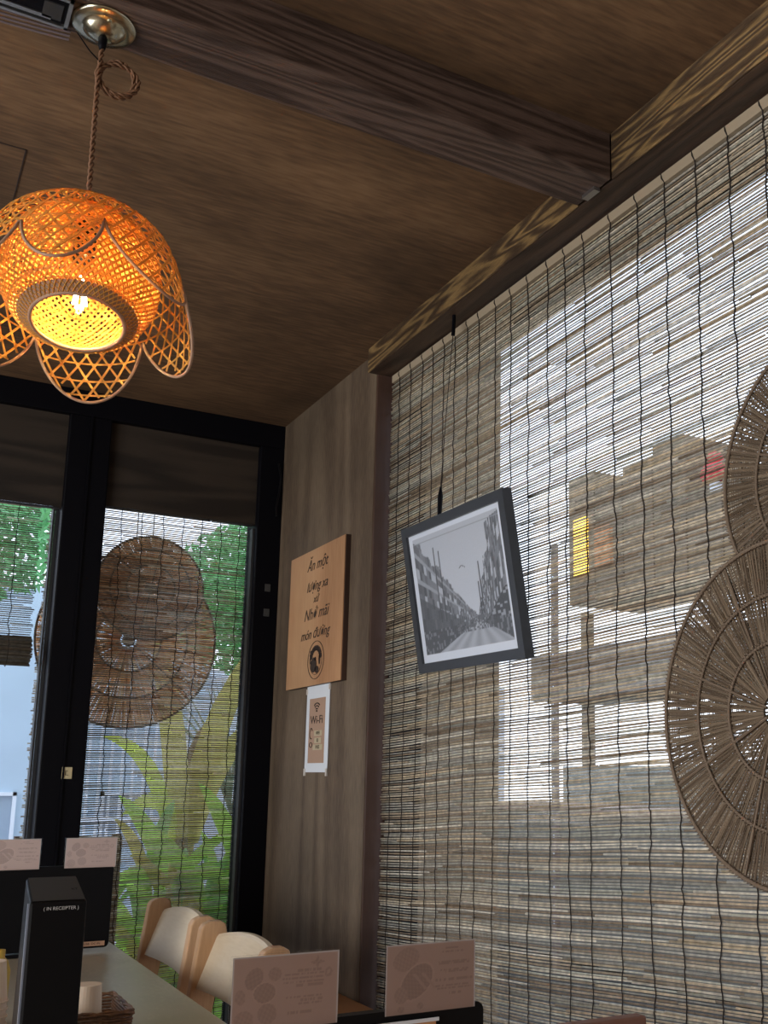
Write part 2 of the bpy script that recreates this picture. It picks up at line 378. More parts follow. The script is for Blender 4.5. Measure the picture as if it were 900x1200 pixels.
TOPZ = 1.264
reed_blind('reed_blind', 'wide reed blind with dark cords covering the whole right window', (1.335,2.868,TOPZ), (0,-1,0), (-1,0,0), 2.84, 2.03,
           .0070, .0028, [2.868-y for y in cy], .20, 3, MT['reed'], 1.0, noise=.35)
reed_blind('reed_blind', 'tall bright reed blind in the front window right of the black mullion', (.478,3.875,.99), (1,0,0), (0,-1,0), .755, 2.1,
           .0074, .0030, [.02, .09,.165,.24,.315,.390,.462,.535,.61,.68,.735], .03, 5, MT['reed_thin'], .9, noise=.45)
reed_blind('reed_blind', 'half raised reed blind rolled up in the left part of the front window', (-.94,3.835,.94), (1,0,0), (0,-1,0), 1.375, .485,
           .0074, .0026, [.05+.105*k for k in range(13)], .02, 9, MT['reed_thin'], .9, roll=True, noise=.45)

# ================================================================== WOVEN STRAW FANS on the right blind
def straw_fan(name, label, loc, rad, rings, seed, n_, cone, group, normal_x=True, dens=1.0, colr=1.0, sm='straw'):
    rnd = random.Random(seed); root = thing(name, label, 'woven disc', loc, 0, group)
    def P(r, a, off=0):
        h = cone*(1-r/rad)+off
        if normal_x: return Vector((-h, r*math.cos(a), r*math.sin(a)))
        return Vector((r*math.cos(a), -h, r*math.sin(a)))
    mb = MB(); edges = [.03]+rings
    for layer in range(2):
        for i in range(len(edges)-1):
            r0, r1 = edges[i], edges[i+1]; cnt = int(dens*2*PI*r1/.0041)
            for k in range(cnt):
                a = 2*PI*k/cnt+rnd.gauss(0, .004); tw = rnd.gauss(0, .018)+(.02 if layer else -.02)
                c = rnd.choice([(.26,.185,.125), (.32,.235,.16), (.20,.14,.09), (.38,.29,.20)]); g = rnd.uniform(.75, 1.15)*colr
                w = rnd.uniform(.0009, .0017); off = layer*.003+rnd.uniform(0, .001)
                a1 = a+tw*(.5 if i else 2)
                p, q = P(r0, a, off), P(r1, a1, off)
                ta = Vector((0, -math.sin(a), math.cos(a))) if normal_x else Vector((-math.sin(a), 0, math.cos(a)))
                nn = Vector((-1, 0, 0)) if normal_x else Vector((0, -1, 0))
                if sm != 'straw': mb.add([p-ta*w*1.4, p+ta*w*1.4, q+ta*w*1.4, q-ta*w*1.4], [(0,1,2,3)], (min(.95,c[0]*g), min(.9,c[1]*g), min(.85,c[2]*g))); continue
                mb.add([p-ta*w, p+ta*w, p+nn*w, q-ta*w, q+ta*w, q+nn*w], [(0,1,4,3), (1,2,5,4), (2,0,3,5)], (c[0]*g, c[1]*g, c[2]*g))
    # concentric binding threads
    r = .04
    while r < rad:
        rr = r+rnd.gauss(0, .0012); c = (.24*colr, .17*colr, .115*colr)
        mb.tube([P(rr+.0009*math.sin(13*a+r*80), a, .0022) for a in np.linspace(0, 2*PI, 73)[:-1]], .0009, 3, c, closed=True)
        r += rnd.uniform(.0045, .0085)
    o = mb.build('woven_straw', MT[sm], root); o['kind'] = 'stuff'
    for rg in rings:
        MB().tube([P(rg, a, .006) for a in np.linspace(0, 2*PI, 97)[:-1]], .0028 if rg < rad else .0038, 6, closed=True).build('ring', MT['straw_rim'], root, smooth=True)
        q = MB()
        for k in range(int(2*PI*rg/.007)):
            a = k*.007/rg; q.tube([P(rg-.004, a, .003), P(rg-.004, a, .0085), P(rg+.0045, a+.01, .0105), P(rg+.0045, a+.01, .003)], .0008, 3, (.45,.34,.23))
        s = q.build('stitching', MT['straw_rim'], root); s['kind'] = 'stuff'
    for k in range(n_):
        a = 2*PI*k/n_+.35
        MB().tube([P(.02, a, .008), P(rad*.98, a, .006)], .0022, 5).build('rib', MT['straw_rim'], root)
    MB().lathe([(0,.0),(.02,.0),(.024,.006),(.02,.012),(0,.014)], 16, m=(Matrix.Rotation(-PI/2, 4, 'Y') if normal_x else Matrix.Rotation(PI/2, 4, 'X')) ).build('hub', MT['straw_rim'], root, smooth=True)
    return root
straw_fan('straw_fan', 'large round woven straw fan with ring ribs, lower of the two on the right blind', (1.245,1.183,.106), .279, [.111,.190,.279], 1, 8, .012, None, colr=.64)
straw_fan('straw_fan', 'round woven straw fan partly hidden behind the lower one on the right blind', (1.298,1.101,.501), .2455, [.088,.166,.2455], 2, 8, .008, None, colr=.60)

# ================================================================== FRAMED PHOTO hanging before the blind
pf = thing('framed_photo', 'black framed black and white street photo hanging tilted on the right blind', 'picture', (1.27,2.32,.28))
TL, TR = Vector((1.232,2.555,.678)), Vector((1.232,2.013,.677)); BL, BR = Vector((1.302,2.600,.285)), Vector((1.302,2.046,.272))
ctr = (TL+TR+BL+BR)/4; ex = ((TR+BR)-(TL+BL)).normalized(); ey = ((TL+TR)-(BL+BR)).normalized()
wF = ((TR-TL).length+(BR-BL).length)/2; hF = ((TL-BL).length+(TR-BR).length)/2
lo = ctr-Vector(pf.location); fm = frame_mtx(lo, ex, ey)      # local z faces the room
b_ = .026
for a, b in (((-wF/2,-hF/2,-.026),(wF/2,-hF/2+b_,0)), ((-wF/2,hF/2-b_,-.026),(wF/2,hF/2,0)), ((-wF/2,-hF/2+b_,-.026),(-wF/2+b_,hF/2-b_,0)), ((wF/2-b_,-hF/2+b_,-.026),(wF/2,hF/2-b_,0))):
    MB().box(a, b, m=fm).build('frame_rail', MT['frame'], pf)
MB().box((-wF/2+.004,-hF/2+.004,-.024), (wF/2-.004,hF/2-.004,-.010), m=fm).build('backing', MT['black'], pf)
def street(U, V):
    rs = np.random.RandomState(4); N = rs.rand(60, 60); sm = rs.rand(18, 14)
    def nz(a, A): return A[(np.clip(a[1], 0, .999)*A.shape[0]).astype(int), (np.clip(a[0], 0, .999)*A.shape[1]).astype(int)]
    m = .045; mv = .055
    u = (U-m)/(1-2*m); v = (V-mv*1.2)/(1-2.0*mv)
    inside = (u > 0) & (u < 1) & (v > 0) & (v < 1)
    g = .42+.10*(1-v)
    vx, vy = .67, .20
    # left row of houses: facade coordinate along depth, height relative to the vanishing point
    dl = np.clip((vx-u)/vx, 1e-4, 1); topl = np.interp(u, [0,.09,.10,.19,.20,.29,.30,.40,.41,.48,.56,.62,.68], [.97,.95,.86,.80,.74,.72,.63,.55,.50,.44,.34,.28,.24])
    topl = topl+.02*(nz((u*1.0, U*0), rs.rand(1, 45))-.5)
    left = (u < vx) & (v < topl) & (v > vy-dl*.20)
    cu = np.log(dl+.06)*4.2; cv = (v-vy)/(dl+.02)
    cell = (np.floor(cu*5) * 7 + np.floor(cv*9)*13).astype(int) % 97
    tone = rs.rand(97)[cell]
    fl = .13+.16*(tone-.3)+.18*((tone > .8))
    fl = np.where((np.abs(cv*4.5-np.round(cv*4.5)) < .10) & (v > .32), .30, fl)
    fl = np.where(v < .38*dl+.12, .075+.06*tone, fl)
    g = np.where(left, fl, g)
    dr = np.clip((u-vx)/(1-vx), 1e-4, 1); topr = np.interp(u, [.67,.70,.73,.735,.78,.79,.845,.85,.9,1], [.24,.33,.40,.50,.56,.68,.72,.93,.96,.99])
    right = (u >= vx) & (v < topr) & (v > vy-dr*.12)
    cu = np.log(dr+.08)*4; cv = (v-vy)/(dr+.05)
    cell = (np.floor(cu*6)*11+np.floor(cv*10)*5).astype(int) % 89
    tone = rs.rand(89)[cell]
    fr = .12+.18*(tone-.3)+.2*(tone > .85)
    fr = np.where(v < .34*dr+.10, .07+.22*(nz((u, v), rs.rand(50, 40)) > .72), fr)
    g = np.where(right, fr, g)
    road = (v < vy+.01) & (u > vx-(vy+.01-v)*2.4) & (u < vx+(vy+.01-v)*1.7)
    g = np.where(road, .33+.05*np.sin((u-vx)/(vy+.03-v)*9), g)
    low = (v < vy) & ~road
    g = np.where(low, .08+.10*(nz((u, v), rs.rand(40, 60)) > .75), g)
    # crowd near the vanishing point, poles, wires, a bird
    crowd = (v > .13) & (v < .24) & (u > .40) & (u < .82)
    g = np.where(crowd & (nz((u, v), rs.rand(70, 90)) > .5), .12, g)
    for pu, pt in ((.735,.66), (.71,.50), (.30,.84), (.245,.88)):
        g = np.where((np.abs(u-pu) < .006) & (v < pt) & (v > .25), .07, g)
    g = np.where(np.abs(v-(.955+.0*u)) < .0035, .27, g)
    g = np.where((np.abs(v-.64-.02*np.cos((u-.55)*40)) < .005) & (np.abs(u-.55) < .035), .15, g)
    g = np.where(inside, g, .62)
    g = np.clip(g+.02*(rs.rand(*g.shape)-.5), 0, 1)
    return np.stack([g*1.0, g*1.09, g*1.27], -1)
o = printed('photo_print', MT['print'], wF-2*b_+.004, hF-2*b_+.004, 190, 160, street, pf, fm @ Matrix.Translation((0,0,-.008)))
# suspension cord and its two black clips
hc = thing('picture_cord', 'thin black cord with a hook hanging the street photo from the beam', 'cord', (1.29,2.385,1.2695))
MB().tube([(0,0,0),(0,0,-.02),(-.002,0,-.06)], .0055, 8).build('hook', MT['black'], hc)
MB().tube([(-.002,0,-.055),(-.02,0,-.30),(-.036,-.004,-.52)], .0012, 5).build('line', MT['cord'], hc)
MB().tube([(-.035,-.004,-.505),(-.036,-.004,-.53),(-.038,-.004,-.585)], [.003,.0075,.0055], 8).build('clip', MT['black'], hc)

# ================================================================== WOODEN SIGN and WI-FI SHEET on the plywood
sg = thing('wooden_sign', 'square light wood board with dark handwritten words and round emblem', 'sign', (1.289,3.31,.30))
sx_ = -.019      # face offset towards the room
B((-.019,-.240,.0), (-.0165,.262,.475)).build('face_board', MT['sign'], sg)
B((-.0165,-.245,.0), (0,.262,.475)).build('dark_back_board', MT['jamb'], sg)
def sgm(y, z, off=.0006): return frame_mtx((sx_-off, y, z), (0,-1,0), (0,0,1))
for txt, y, z, sz in (('Ăn một', .0, .418, .072), ('lượng xa', -.005, .343, .066), ('xứ', .0, .296, .050), ('Nhớ mãi', -.004, .245, .076), ('món đường', -.0, .176, .066)):
    lettering('lettering', txt, sz, MT['ink'], sg, sgm(y, z) @ Matrix.Diagonal((.82, .74, 1, 1)), .0004, .35)
em = MB(); m0 = sgm(-.02, .084)
em.tube([m0 @ Vector((.072*math.cos(a), .064*math.sin(a), 0)) for a in np.linspace(0, 2*PI, 49)[:-1]], .0014, 4, closed=True)
em.tube([m0 @ Vector((.055*math.cos(a), .049*math.sin(a), 0)) for a in np.linspace(0, 2*PI, 49)[:-1]], .0010, 4, closed=True)
def blob(mb, cx, cy, rx, ry, n=18, d=.0006):
    mb.prism([(cx+rx*math.cos(2*PI*k/n), cy+ry*math.sin(2*PI*k/n)) for k in range(n)], d, m0)
blob(em, -.018, -.016, .027, .026); blob(em, .012, -.033, .018, .012); blob(em, .034, .0, .008, .018); blob(em, -.004, .004, .007, .007)
for a in np.linspace(.3, 2.8, 8): blob(em, .043*math.cos(a), .040*math.sin(a), .011, .009)
for a in np.linspace(2.7, 3.9, 4): blob(em, -.047+.004*math.cos(a*3), .03-.015*(a-2.7)*2, .006, .006)
em.build('emblem', MT['ink'], sg)
wf = thing('wifi_sheet', 'narrow white paper with a tan wireless notice taped below the wooden sign', 'notice', (1.289,3.298,.012))
B((-.0035,-.104,0), (-.0015,.100,.290)).build('paper_sheet', MT['paper'], wf)
B((-.0045,-.072,.030), (-.0034,.070,.245)).build('tan_notice', mat('tan_notice_paper', (.42,.27,.19), .7), wf)
def wfm(y, z): return frame_mtx((-.0052, y, z), (0,-1,0), (0,0,1))
lettering('lettering', 'Wi-Fi', .062, MT['ink'], wf, wfm(0, .172) @ Matrix.Diagonal((.80, .62, 1, 1)), .0003)
q = MB(); m1 = wfm(0, .202)
for r in (.011, .022, .033): q.tube([m1 @ Vector((r*math.sin(a), r*.8*math.cos(a), 0)) for a in np.linspace(-.8, .8, 12)], .0022, 4)
q.tube([m1 @ Vector((-.002,0,0)), m1 @ Vector((.002,0,0))], .003, 6)
q.build('wireless_symbol', MT['ink'], wf)
lab = mat('pale_label_strip', (.50,.42,.28), .7)
for z, w in ((.128,.07), (.104,.06), (.082,.085)):
    MB().box((-w/2,-.009,0), (w/2,.009,.0006), m=wfm(-.018, z)).build('label_strip', lab, wf)
    lettering('lettering', {.128:'WIFI', .104:'ID', .082:'PASS'}[z], .017, MT['ink'], wf, wfm(-.018, z) @ Matrix.Translation((0,0,.001)), .0002)
q = MB(); m1 = wfm(.045, .128); q.tube([m1 @ Vector((.012*math.cos(a), .018*math.sin(a), 0)) for a in np.linspace(.5, 5.2, 14)], .0015, 4)
q.tube([wfm(.045, .09) @ Vector((.012*math.cos(a), .008*math.sin(a), 0)) for a in np.linspace(0, 2*PI, 14)[:-1]], .0013, 4, closed=True); q.build('small_icons', MT['ink'], wf)
for y, z, dz in ((.097,.004,-.016), (-.098,.004,-.016), (.099,.262,.010), (-.103,.268,.010)):
    MB().box((-.0055,y-.006,z+min(0,dz)), (-.001,y+.006,z+max(0,dz)+.008)).build('tape', mat('tape_piece', (.6,.55,.5), .4), wf)

# ================================================================== BAMBOO LOTUS PENDANT LAMP
pl = thing('pendant_lamp', 'glowing orange woven bamboo lotus pendant lamp hanging on twisted brown flex', 'lamp', (.223,1.698,1.27))
MB().lathe([(.0,0),(.053,0),(.0535,-.003),(.050,-.0065),(.038,-.008),(.034,-.009),(.030,-.014),(.022,-.022),(.010,-.026),(0,-.0265)], 40).build('ceiling_rose', MT['brass'], pl, smooth=True)
MB().lathe([(.0,-.048),(.0045,-.048),(.007,-.040),(.008,-.024),(0,-.020)], 14).build('cord_grip', MT['black'], pl, smooth=True)
MB().lathe([(0,-.013),(.004,-.013),(.0045,-.010),(.0045,-.006)], 10, c=(.004,-.030,0)).build('screw', MT['brass'], pl)
def twisted(mb, path, r=.0024, R_=.0027, pitch=.026):
    path = [Vector(p) for p in path]; L = 0; acc = [0]
    for i in range(1, len(path)): L += (path[i]-path[i-1]).length; acc.append(L)
    N = int(L/.0028)
    for ph in (0, PI):
        pts = []
        for k in range(N+1):
            s = L*k/N; i = min(len(path)-2, max(j for j in range(len(acc)) if acc[j] <= s+1e-9)); t = (s-acc[i])/max(1e-9, acc[i+1]-acc[i])
            p = path[i].lerp(path[i+1], min(1, t)); tg = (path[i+1]-path[i]).normalized(); a = tg.cross(Vector((.36,.93,.05))).normalized(); b = tg.cross(a)
            w = 2*PI*s/pitch+ph; pts.append(p+(a*math.cos(w)+b*math.sin(w))*R_)
        mb.tube(pts, r, 5)
tw = MB(); twisted(tw, [(0,0,-.045), (-.002,0,-.12), (0,0,-.373)]); tw.build('twisted_flex', MT['flex'], pl, smooth=True)
lat = Vector((.991,-.13,0)); cl = MB(); cc = lat*.030+Vector((0,0,-.094))
twisted(cl, [cc+lat*((.031+.004*math.sin(a*.37))*math.cos(a))+Vector((0,.002*a/6,.0))+Vector((0,0,(.031+.004*math.cos(a*.41))*math.sin(a))) for a in np.linspace(PI*.75, PI*.75+6*PI*.97, 84)], .0022, .0024)
cl.build('coiled_flex', MT['flex'], pl, smooth=True)
MB().tube([(-.042,-.01,-.038),(-.020,-.005,-.060),(.0,0,-.072),(.004,.002,-.076)], .0012, 5).build('tie', MT['black'], pl)
sh = bpy.data.objects.new('lamp_shade', None); C.objects.link(sh)
# the shade hangs slightly tipped towards the photographer
tocam = Vector((-.223,-1.698,0)).normalized(); tilt = R(15)
zax = Vector((0,0,1))*math.cos(tilt) - tocam*math.sin(tilt); xax = tocam.cross(Vector((0,0,1))).normalized(); yax = zax.cross(xax)
SM = Matrix(((xax.x,yax.x,zax.x,0),(xax.y,yax.y,zax.y,0),(xax.z,yax.z,zax.z,-.373),(0,0,0,1)))
bpy.data.objects.remove(sh)
th_cam = math.atan2(yax.dot(tocam), xax.dot(tocam))
CSGN = 1
def curve(pr):
    pr = np.array(pr); L = np.r_[0, np.cumsum(np.hypot(*np.diff(pr, axis=0).T))]; L = L/L[-1]
    tt = np.linspace(0, 1, 80); r = np.interp(tt, L, pr[:, 0]); z = np.interp(tt, L, pr[:, 1])
    for _ in range(6): r[1:-1] = (r[:-2]+r[2:]+r[1:-1])/3; z[1:-1] = (z[:-2]+z[2:]+z[1:-1])/3
    return lambda t: (float(np.interp(t, tt, r)), float(np.interp(t, tt, z)))
OUT = curve([(.012,0),(.06,-.008),(.105,-.030),(.138,-.065),(.152,-.105),(.158,-.135),(.168,-.180),(.180,-.232)])
INN = curve([(.045,-.010),(.085,-.03),(.112,-.065),(.122,-.105),(.118,-.150),(.098,-.190),(.070,-.205)])
TC = .66
CUSP = [9, 73, 138, 204, 266, 326, 369]
def tmax(th):
    a = (math.degrees(th-th_cam)*CSGN-9) % 360+9
    for c0, c1 in zip(CUSP, CUSP[1:]):
        if c0 <= a <= c1: return TC+(1-TC)*math.sin(PI*(a-c0)/(c1-c0))**.6
    return TC
def SP(f, th, t, off=0): r, z = f(t); return Vector(((r+off)*math.cos(th), (r+off)*math.sin(th), z))
def weave(mb, f, n, turn, t0, t1, w, clip=False, off=0, steps=16, ph=0):
    for k in range(n):
        th0 = 2*PI*(k+ph)/n; pts = []
        for i in range(steps*2+1):
            t = t0+(t1-t0)*i/(steps*2); th = th0+turn*(t-t0)/(t1-t0)
            if clip and t > tmax(th)+.004: break
            pts.append((SP(f, th, t, off), th))
        if len(pts) < 3: continue
        vs = []; fs = []
        for i, (p, th) in enumerate(pts):
            tg = (pts[min(i+1, len(pts)-1)][0]-pts[max(i-1, 0)][0]).normalized(); nr = Vector((math.cos(th), math.sin(th), .25)); sd = tg.cross(nr).normalized(); nn = sd.cross(tg)
            vs += [SM @ (p-sd*w+nn*.0005), SM @ (p+sd*w+nn*.0005), SM @ (p+sd*w-nn*.0005), SM @ (p-sd*w-nn*.0005)]
        for i in range(len(pts)-1):
            for a in range(4): b = (a+1) % 4; fs.append((4*i+a, 4*i+b, 4*i+4+b, 4*i+4+a))
        mb.add(vs, fs)
def hoop(mb, f, t, w, clip=False, off=0):
    run = []; N = 140
    def flush(run):
        if len(run) < 2: return
        vs = []; fs = []
        for th in run:
            p = SP(f, th, t, off); r2, z2 = f(min(1, t+.02)); r1, z1 = f(max(0, t-.02)); d = Vector(((r2-r1)*math.cos(th), (r2-r1)*math.sin(th), z2-z1)).normalized(); nr = d.cross(Vector((-math.sin(th), math.cos(th), 0)))
            vs += [SM @ (p-d*w+nr*.0005), SM @ (p+d*w+nr*.0005), SM @ (p+d*w-nr*.0005), SM @ (p-d*w-nr*.0005)]
        for i in range(len(run)-1):
            for a in range(4): b = (a+1) % 4; fs.append((4*i+a, 4*i+b, 4*i+4+b, 4*i+4+a))
        mb.add(vs, fs)
    for i in range(N+1):
        th = th_cam+2*PI*i/N
        if clip and t > tmax(th): flush(run); run = []
        else: run.append(th)
    flush(run)
ou = MB(); weave(ou, OUT, 40, 1.15, .05, 1, .0018, True, 0); weave(ou, OUT, 40, -1.15, .05, 1, .0018, True, .0012, ph=.5)
for t in (.20,.34,.47,.58,.68,.78,.88,.96): hoop(ou, OUT, t, .0015, True, .0006)
o = ou.build('outer_weave', MT['bamboo'], pl); o['kind'] = 'stuff'
inn = MB(); weave(inn, INN, 64, 1.9, 0, 1, .0019, off=0); weave(inn, INN, 64, -1.9, 0, 1, .0019, off=.0011, ph=.5)
for t in (.1,.22,.36,.50,.63,.75,.84,.90,.95): hoop(inn, INN, t, .0014, off=.0006)
o = inn.build('inner_weave', MT['bamboo'], pl); o['kind'] = 'stuff'
MB().tube([SM @ SP(OUT, th, tmax(th)) for th in np.linspace(0, 2*PI, 281)[:-1]], .0026, 6, closed=True).build('petal_rim', MT['bamboo_rim'], pl, smooth=True)
MB().tube([SM @ SP(INN, th, 1) for th in np.linspace(0, 2*PI, 81)[:-1]], .0035, 6, closed=True).build('mouth_rim', MT['bamboo_rim'], pl, smooth=True)
bd = MB(); vs = []; fs = []
for i in range(96):
    th = 2*PI*i/96; w = 1+.004*(i % 2)
    for (t, o_) in ((.915, .0014), (.95, .0022), (1.0, .0024), (1.0, .0012), (.95, .0010), (.915, .0006)): vs.append(SM @ SP(INN, th, t, o_*w))
for i in range(96):
    j = (i+1) % 96
    for k in range(6): l = (k+1) % 6; fs.append((i*6+k, i*6+l, j*6+l, j*6+k))
bd.add(vs, fs).build('mouth_band', MT['bamboo_rim'], pl)
MB().tube([SM @ SP(OUT, th, .0) for th in np.linspace(0, 2*PI, 31)[:-1]], .0035, 6, closed=True).build('top_ring', MT['bamboo_rim'], pl, smooth=True)
MB().lathe([(0,.0),(.012,0),(.017,-.015),(.017,-.075),(.0,-.075)], 20, m=SM).build('lamp_holder', MT['black'], pl, smooth=True)
MB().lathe([(.013,-.075),(.014,-.095),(.024,-.125),(.030,-.150),(.029,-.170),(.018,-.187),(.0,-.192)], 24, m=SM).build('bulb_glass', MT['acrylic'], pl, smooth=True)
fil = MB()
for k in range(6):
    a = 2*PI*k/6; fil.tube([SM @ Vector((.004*math.cos(a),.004*math.sin(a),-.115)), SM @ Vector((.010*math.cos(a),.010*math.sin(a),-.170))], .0014, 5)
fil.build('filament', mat('glowing_filament', (1,.80,.45), .5, emit=110), pl)
ld = bpy.data.lights.new('lamp_light', 'POINT'); ld.energy = 7.5; ld.color = (1,.58,.20); ld.shadow_soft_size = .007
lo_ = bpy.data.objects.new('lamp_light', ld); C.objects.link(lo_); lo_.location = Vector(pl.location)+SM @ Vector((0,0,-.185))*1.0
lo_.location = Vector(pl.location)+(SM @ Vector((0,0,-.140)))

# ================================================================== CHAIRS
def make_chair(label):
    t = thing('dining_chair', label, 'chair', (0,0,FLOOR)); cm = MT['chair']
    W2 = .245; sh_ = .44; top = .82
    for s in (-1, 1):
        # rear post: a deep board, raked back, rounded at the top
        lo_p = [(.13,0),(.175,0),(.150,.42),(.205,.79),(.200,.812),(.186,.820),(.160,.820),(.142,.812),(.135,.80),(.085,.42)]
        m = frame_mtx((-.13, s*W2-(.0175), 0), (1,0,0), (0,0,1))
        MB().prism(lo_p, -.035, m).build('rear_leg', cm, t, bevel=.004)
        B((-.42,s*W2-.018,0), (-.385,s*W2+.018,sh_-.03)).build('front_leg', cm, t, bevel=.004)
        B((-.385,s*W2-.011,sh_-.085), (-.04,s*W2+.011,sh_-.03)).build('side_rail', cm, t)
    B((-.43,-W2-.015,sh_-.03), (-.03,W2+.015,sh_)).build('seat', cm, t, bevel=.008)
    B((-.41,-W2+.018,sh_-.085), (-.39,W2-.018,sh_-.03)).build('front_rail', cm, t)
    # curved back panel with a gently arched top edge
    q = MB(); n = 17; vs = []
    for i in range(n):
        y = -W2+.018+(2*W2-.036)*i/(n-1); c = 1-(y/W2)**2; xb = .030+.022*c
        zt = .783+.028*c; zb = .655
        for (z, dx) in ((zb, 0), (zt-.008, .048), (zt, .054), (zt, .066), (zt-.008, .072), (zb, .018)):
            vs.append((xb+dx-.035, y, z))
    fs = []
    for i in range(n-1):
        for k in range(6): l = (k+1) % 6; fs.append((i*6+k, i*6+l, i*6+6+l, i*6+6+k))
    fs += [tuple(range(6)), tuple(range((n-1)*6, n*6))[::-1]]
    q.add(vs, fs).build('back_panel', MT['chair_panel'], t, smooth=False)
    return t
ch = make_chair('pale wooden chair with curved back panel, farther one by the counter end'); ch.location = (.80,3.195,FLOOR)
c2 = copy_tree(ch); c2.location = (.80,2.605,FLOOR); c2['label'] = 'pale wooden chair with curved back panel, nearer one half behind the menu card'
for c_ in (ch, c2): c_['group'] = 'chairs along the counter'

# ================================================================== COUNTER, BENCH, NEAR TABLE
ct = thing('counter_table', 'long pale counter top running away beside the wooden chairs', 'counter', (.12,2.6,FLOOR))
B((-.50,-1.15,.69), (.546,1.0,.72)).build('counter_top', MT['counter'], ct, bevel=.003)
for x in (-.44, .40):
    for y in (-1.05, .90): B((x,y,0), (x+.05,y+.05,.69)).build('leg', MT['black'], ct)
B((-.39,-1.0,.62), (.40,.90,.69)).build('apron', MT['jamb'], ct)
bn = thing('wall_bench', 'orange brown wooden bench ledge running along under the right blind', 'bench', (1.15,1.8,FLOOR))
B((-.10,-1.7,.535), (.136,1.5,.565)).build('bench_top', MT['orange_wood'], bn, bevel=.003)
B((-.06,-1.65,0), (-.03,1.45,.535)).build('bench_front', MT['orange_wood'], bn)
nt = thing('dining_table', 'brown dining table below the frame carrying the near menu screen', 'table', (.6,1.1,FLOOR))
B((-.45,-.35,.69), (.47,.32,.72)).build('table_top', MT['orange_wood'], nt, bevel=.003)
for x in (-.42, .39):
    for y in (-.32, .25): B((x,y,0), (x+.05,y+.05,.69)).build('leg', MT['jamb'], nt)
tag(MB().box((-.115,-.012,.0), (.115,.012,.134)).build('menu_book', mat('red_brown_leather', (.20,.09,.06), .55, bump=.2), loc=(.925,1.3,-.48), bevel=.003), 'red brown menu book standing on the near table, only its top edge showing', 'menu')

# ================================================================== MENU SCREENS with cards on top
def card_print(kind, base, seed):
    def fn(U, V):
        rs = np.random.RandomState(seed); g = np.ones_like(U)
        def ell(cx, cy, rx, ry, rot=0, k=.80, ring=0):
            nonlocal g
            c, s = math.cos(rot), math.sin(rot); x = (U-cx)*c*1.5+(V-cy)*s; y = -(U-cx)*1.5*s+(V-cy)*c
            d = (x/rx)**2+(y/ry)**2
            g = np.where(d < 1, k+.06*np.sin(x*90)*np.sin(y*70), g)
            if ring: g = np.where((d > 1) & (d < 1.25), 1.07, g)
        if kind == 0:
            ell(.20,.70,.115,.15,-.5); ell(.39,.74,.09,.09,.5,.84); ell(.30,.50,.15,.13,.2,.8,1); ell(.08,.47,.07,.10,.1,.86)
            ell(.33,.22,.13,.14,.3,.84); ell(.12,.16,.13,.13,.3,.86); ell(.90,.71,.055,.07,0,.85); ell(.90,.71,.025,.03,0,1)
            ell(.79,.86,.10,.025,0,.84); ell(.79,.86,.018,.09,0,.82)
            rows = [(.76,.6,.84),(.71,.48,.86),(.66,.46,.85),(.61,.47,.86),(.56,.58,.85),(.41,.50,.84),(.36,.62,.85),(.31,.62,.84),(.20,.52,.76)]
        else:
            ell(.22,.78,.22,.16,.45,.86); ell(.34,.45,.30,.20,.75,.78,1); ell(.17,.27,.11,.12,.2,.86)
            for o_ in (0,.10): g = np.where((np.abs((U-.36-o_)*1.5+(V-.47)*.9) < .03) & (np.abs(V-.45) < .12), .93, g)
            ell(.38,.10,.05,.05,0,.85); ell(.17,.07,.06,.05,0,.85)
            rows = [(.90,.66,.80),(.85,.62,.86),(.70,.58,.93),(.67,.58,.93),(.58,.60,.92),(.55,.62,.90),(.44,.54,.97),(.35,.55,.93),(.31,.56,.95),(.24,.70,.84)]
        for (v, a, b) in rows:
            pat = (rs.rand(90) > .28)[np.clip((U*90).astype(int), 0, 89)]
            g = np.where((np.abs(V-v) < .014) & (U > a) & (U < b) & pat, .80, g)
        g = g*(1+.02*(rs.rand(*g.shape)-.5))
        e = (U < .012) | (U > .988) | (V > .985)
        c = np.stack([g*base[0], g*base[1], g*base[2]], -1); c[e] = (.46,.42,.41)
        return c
    return fn
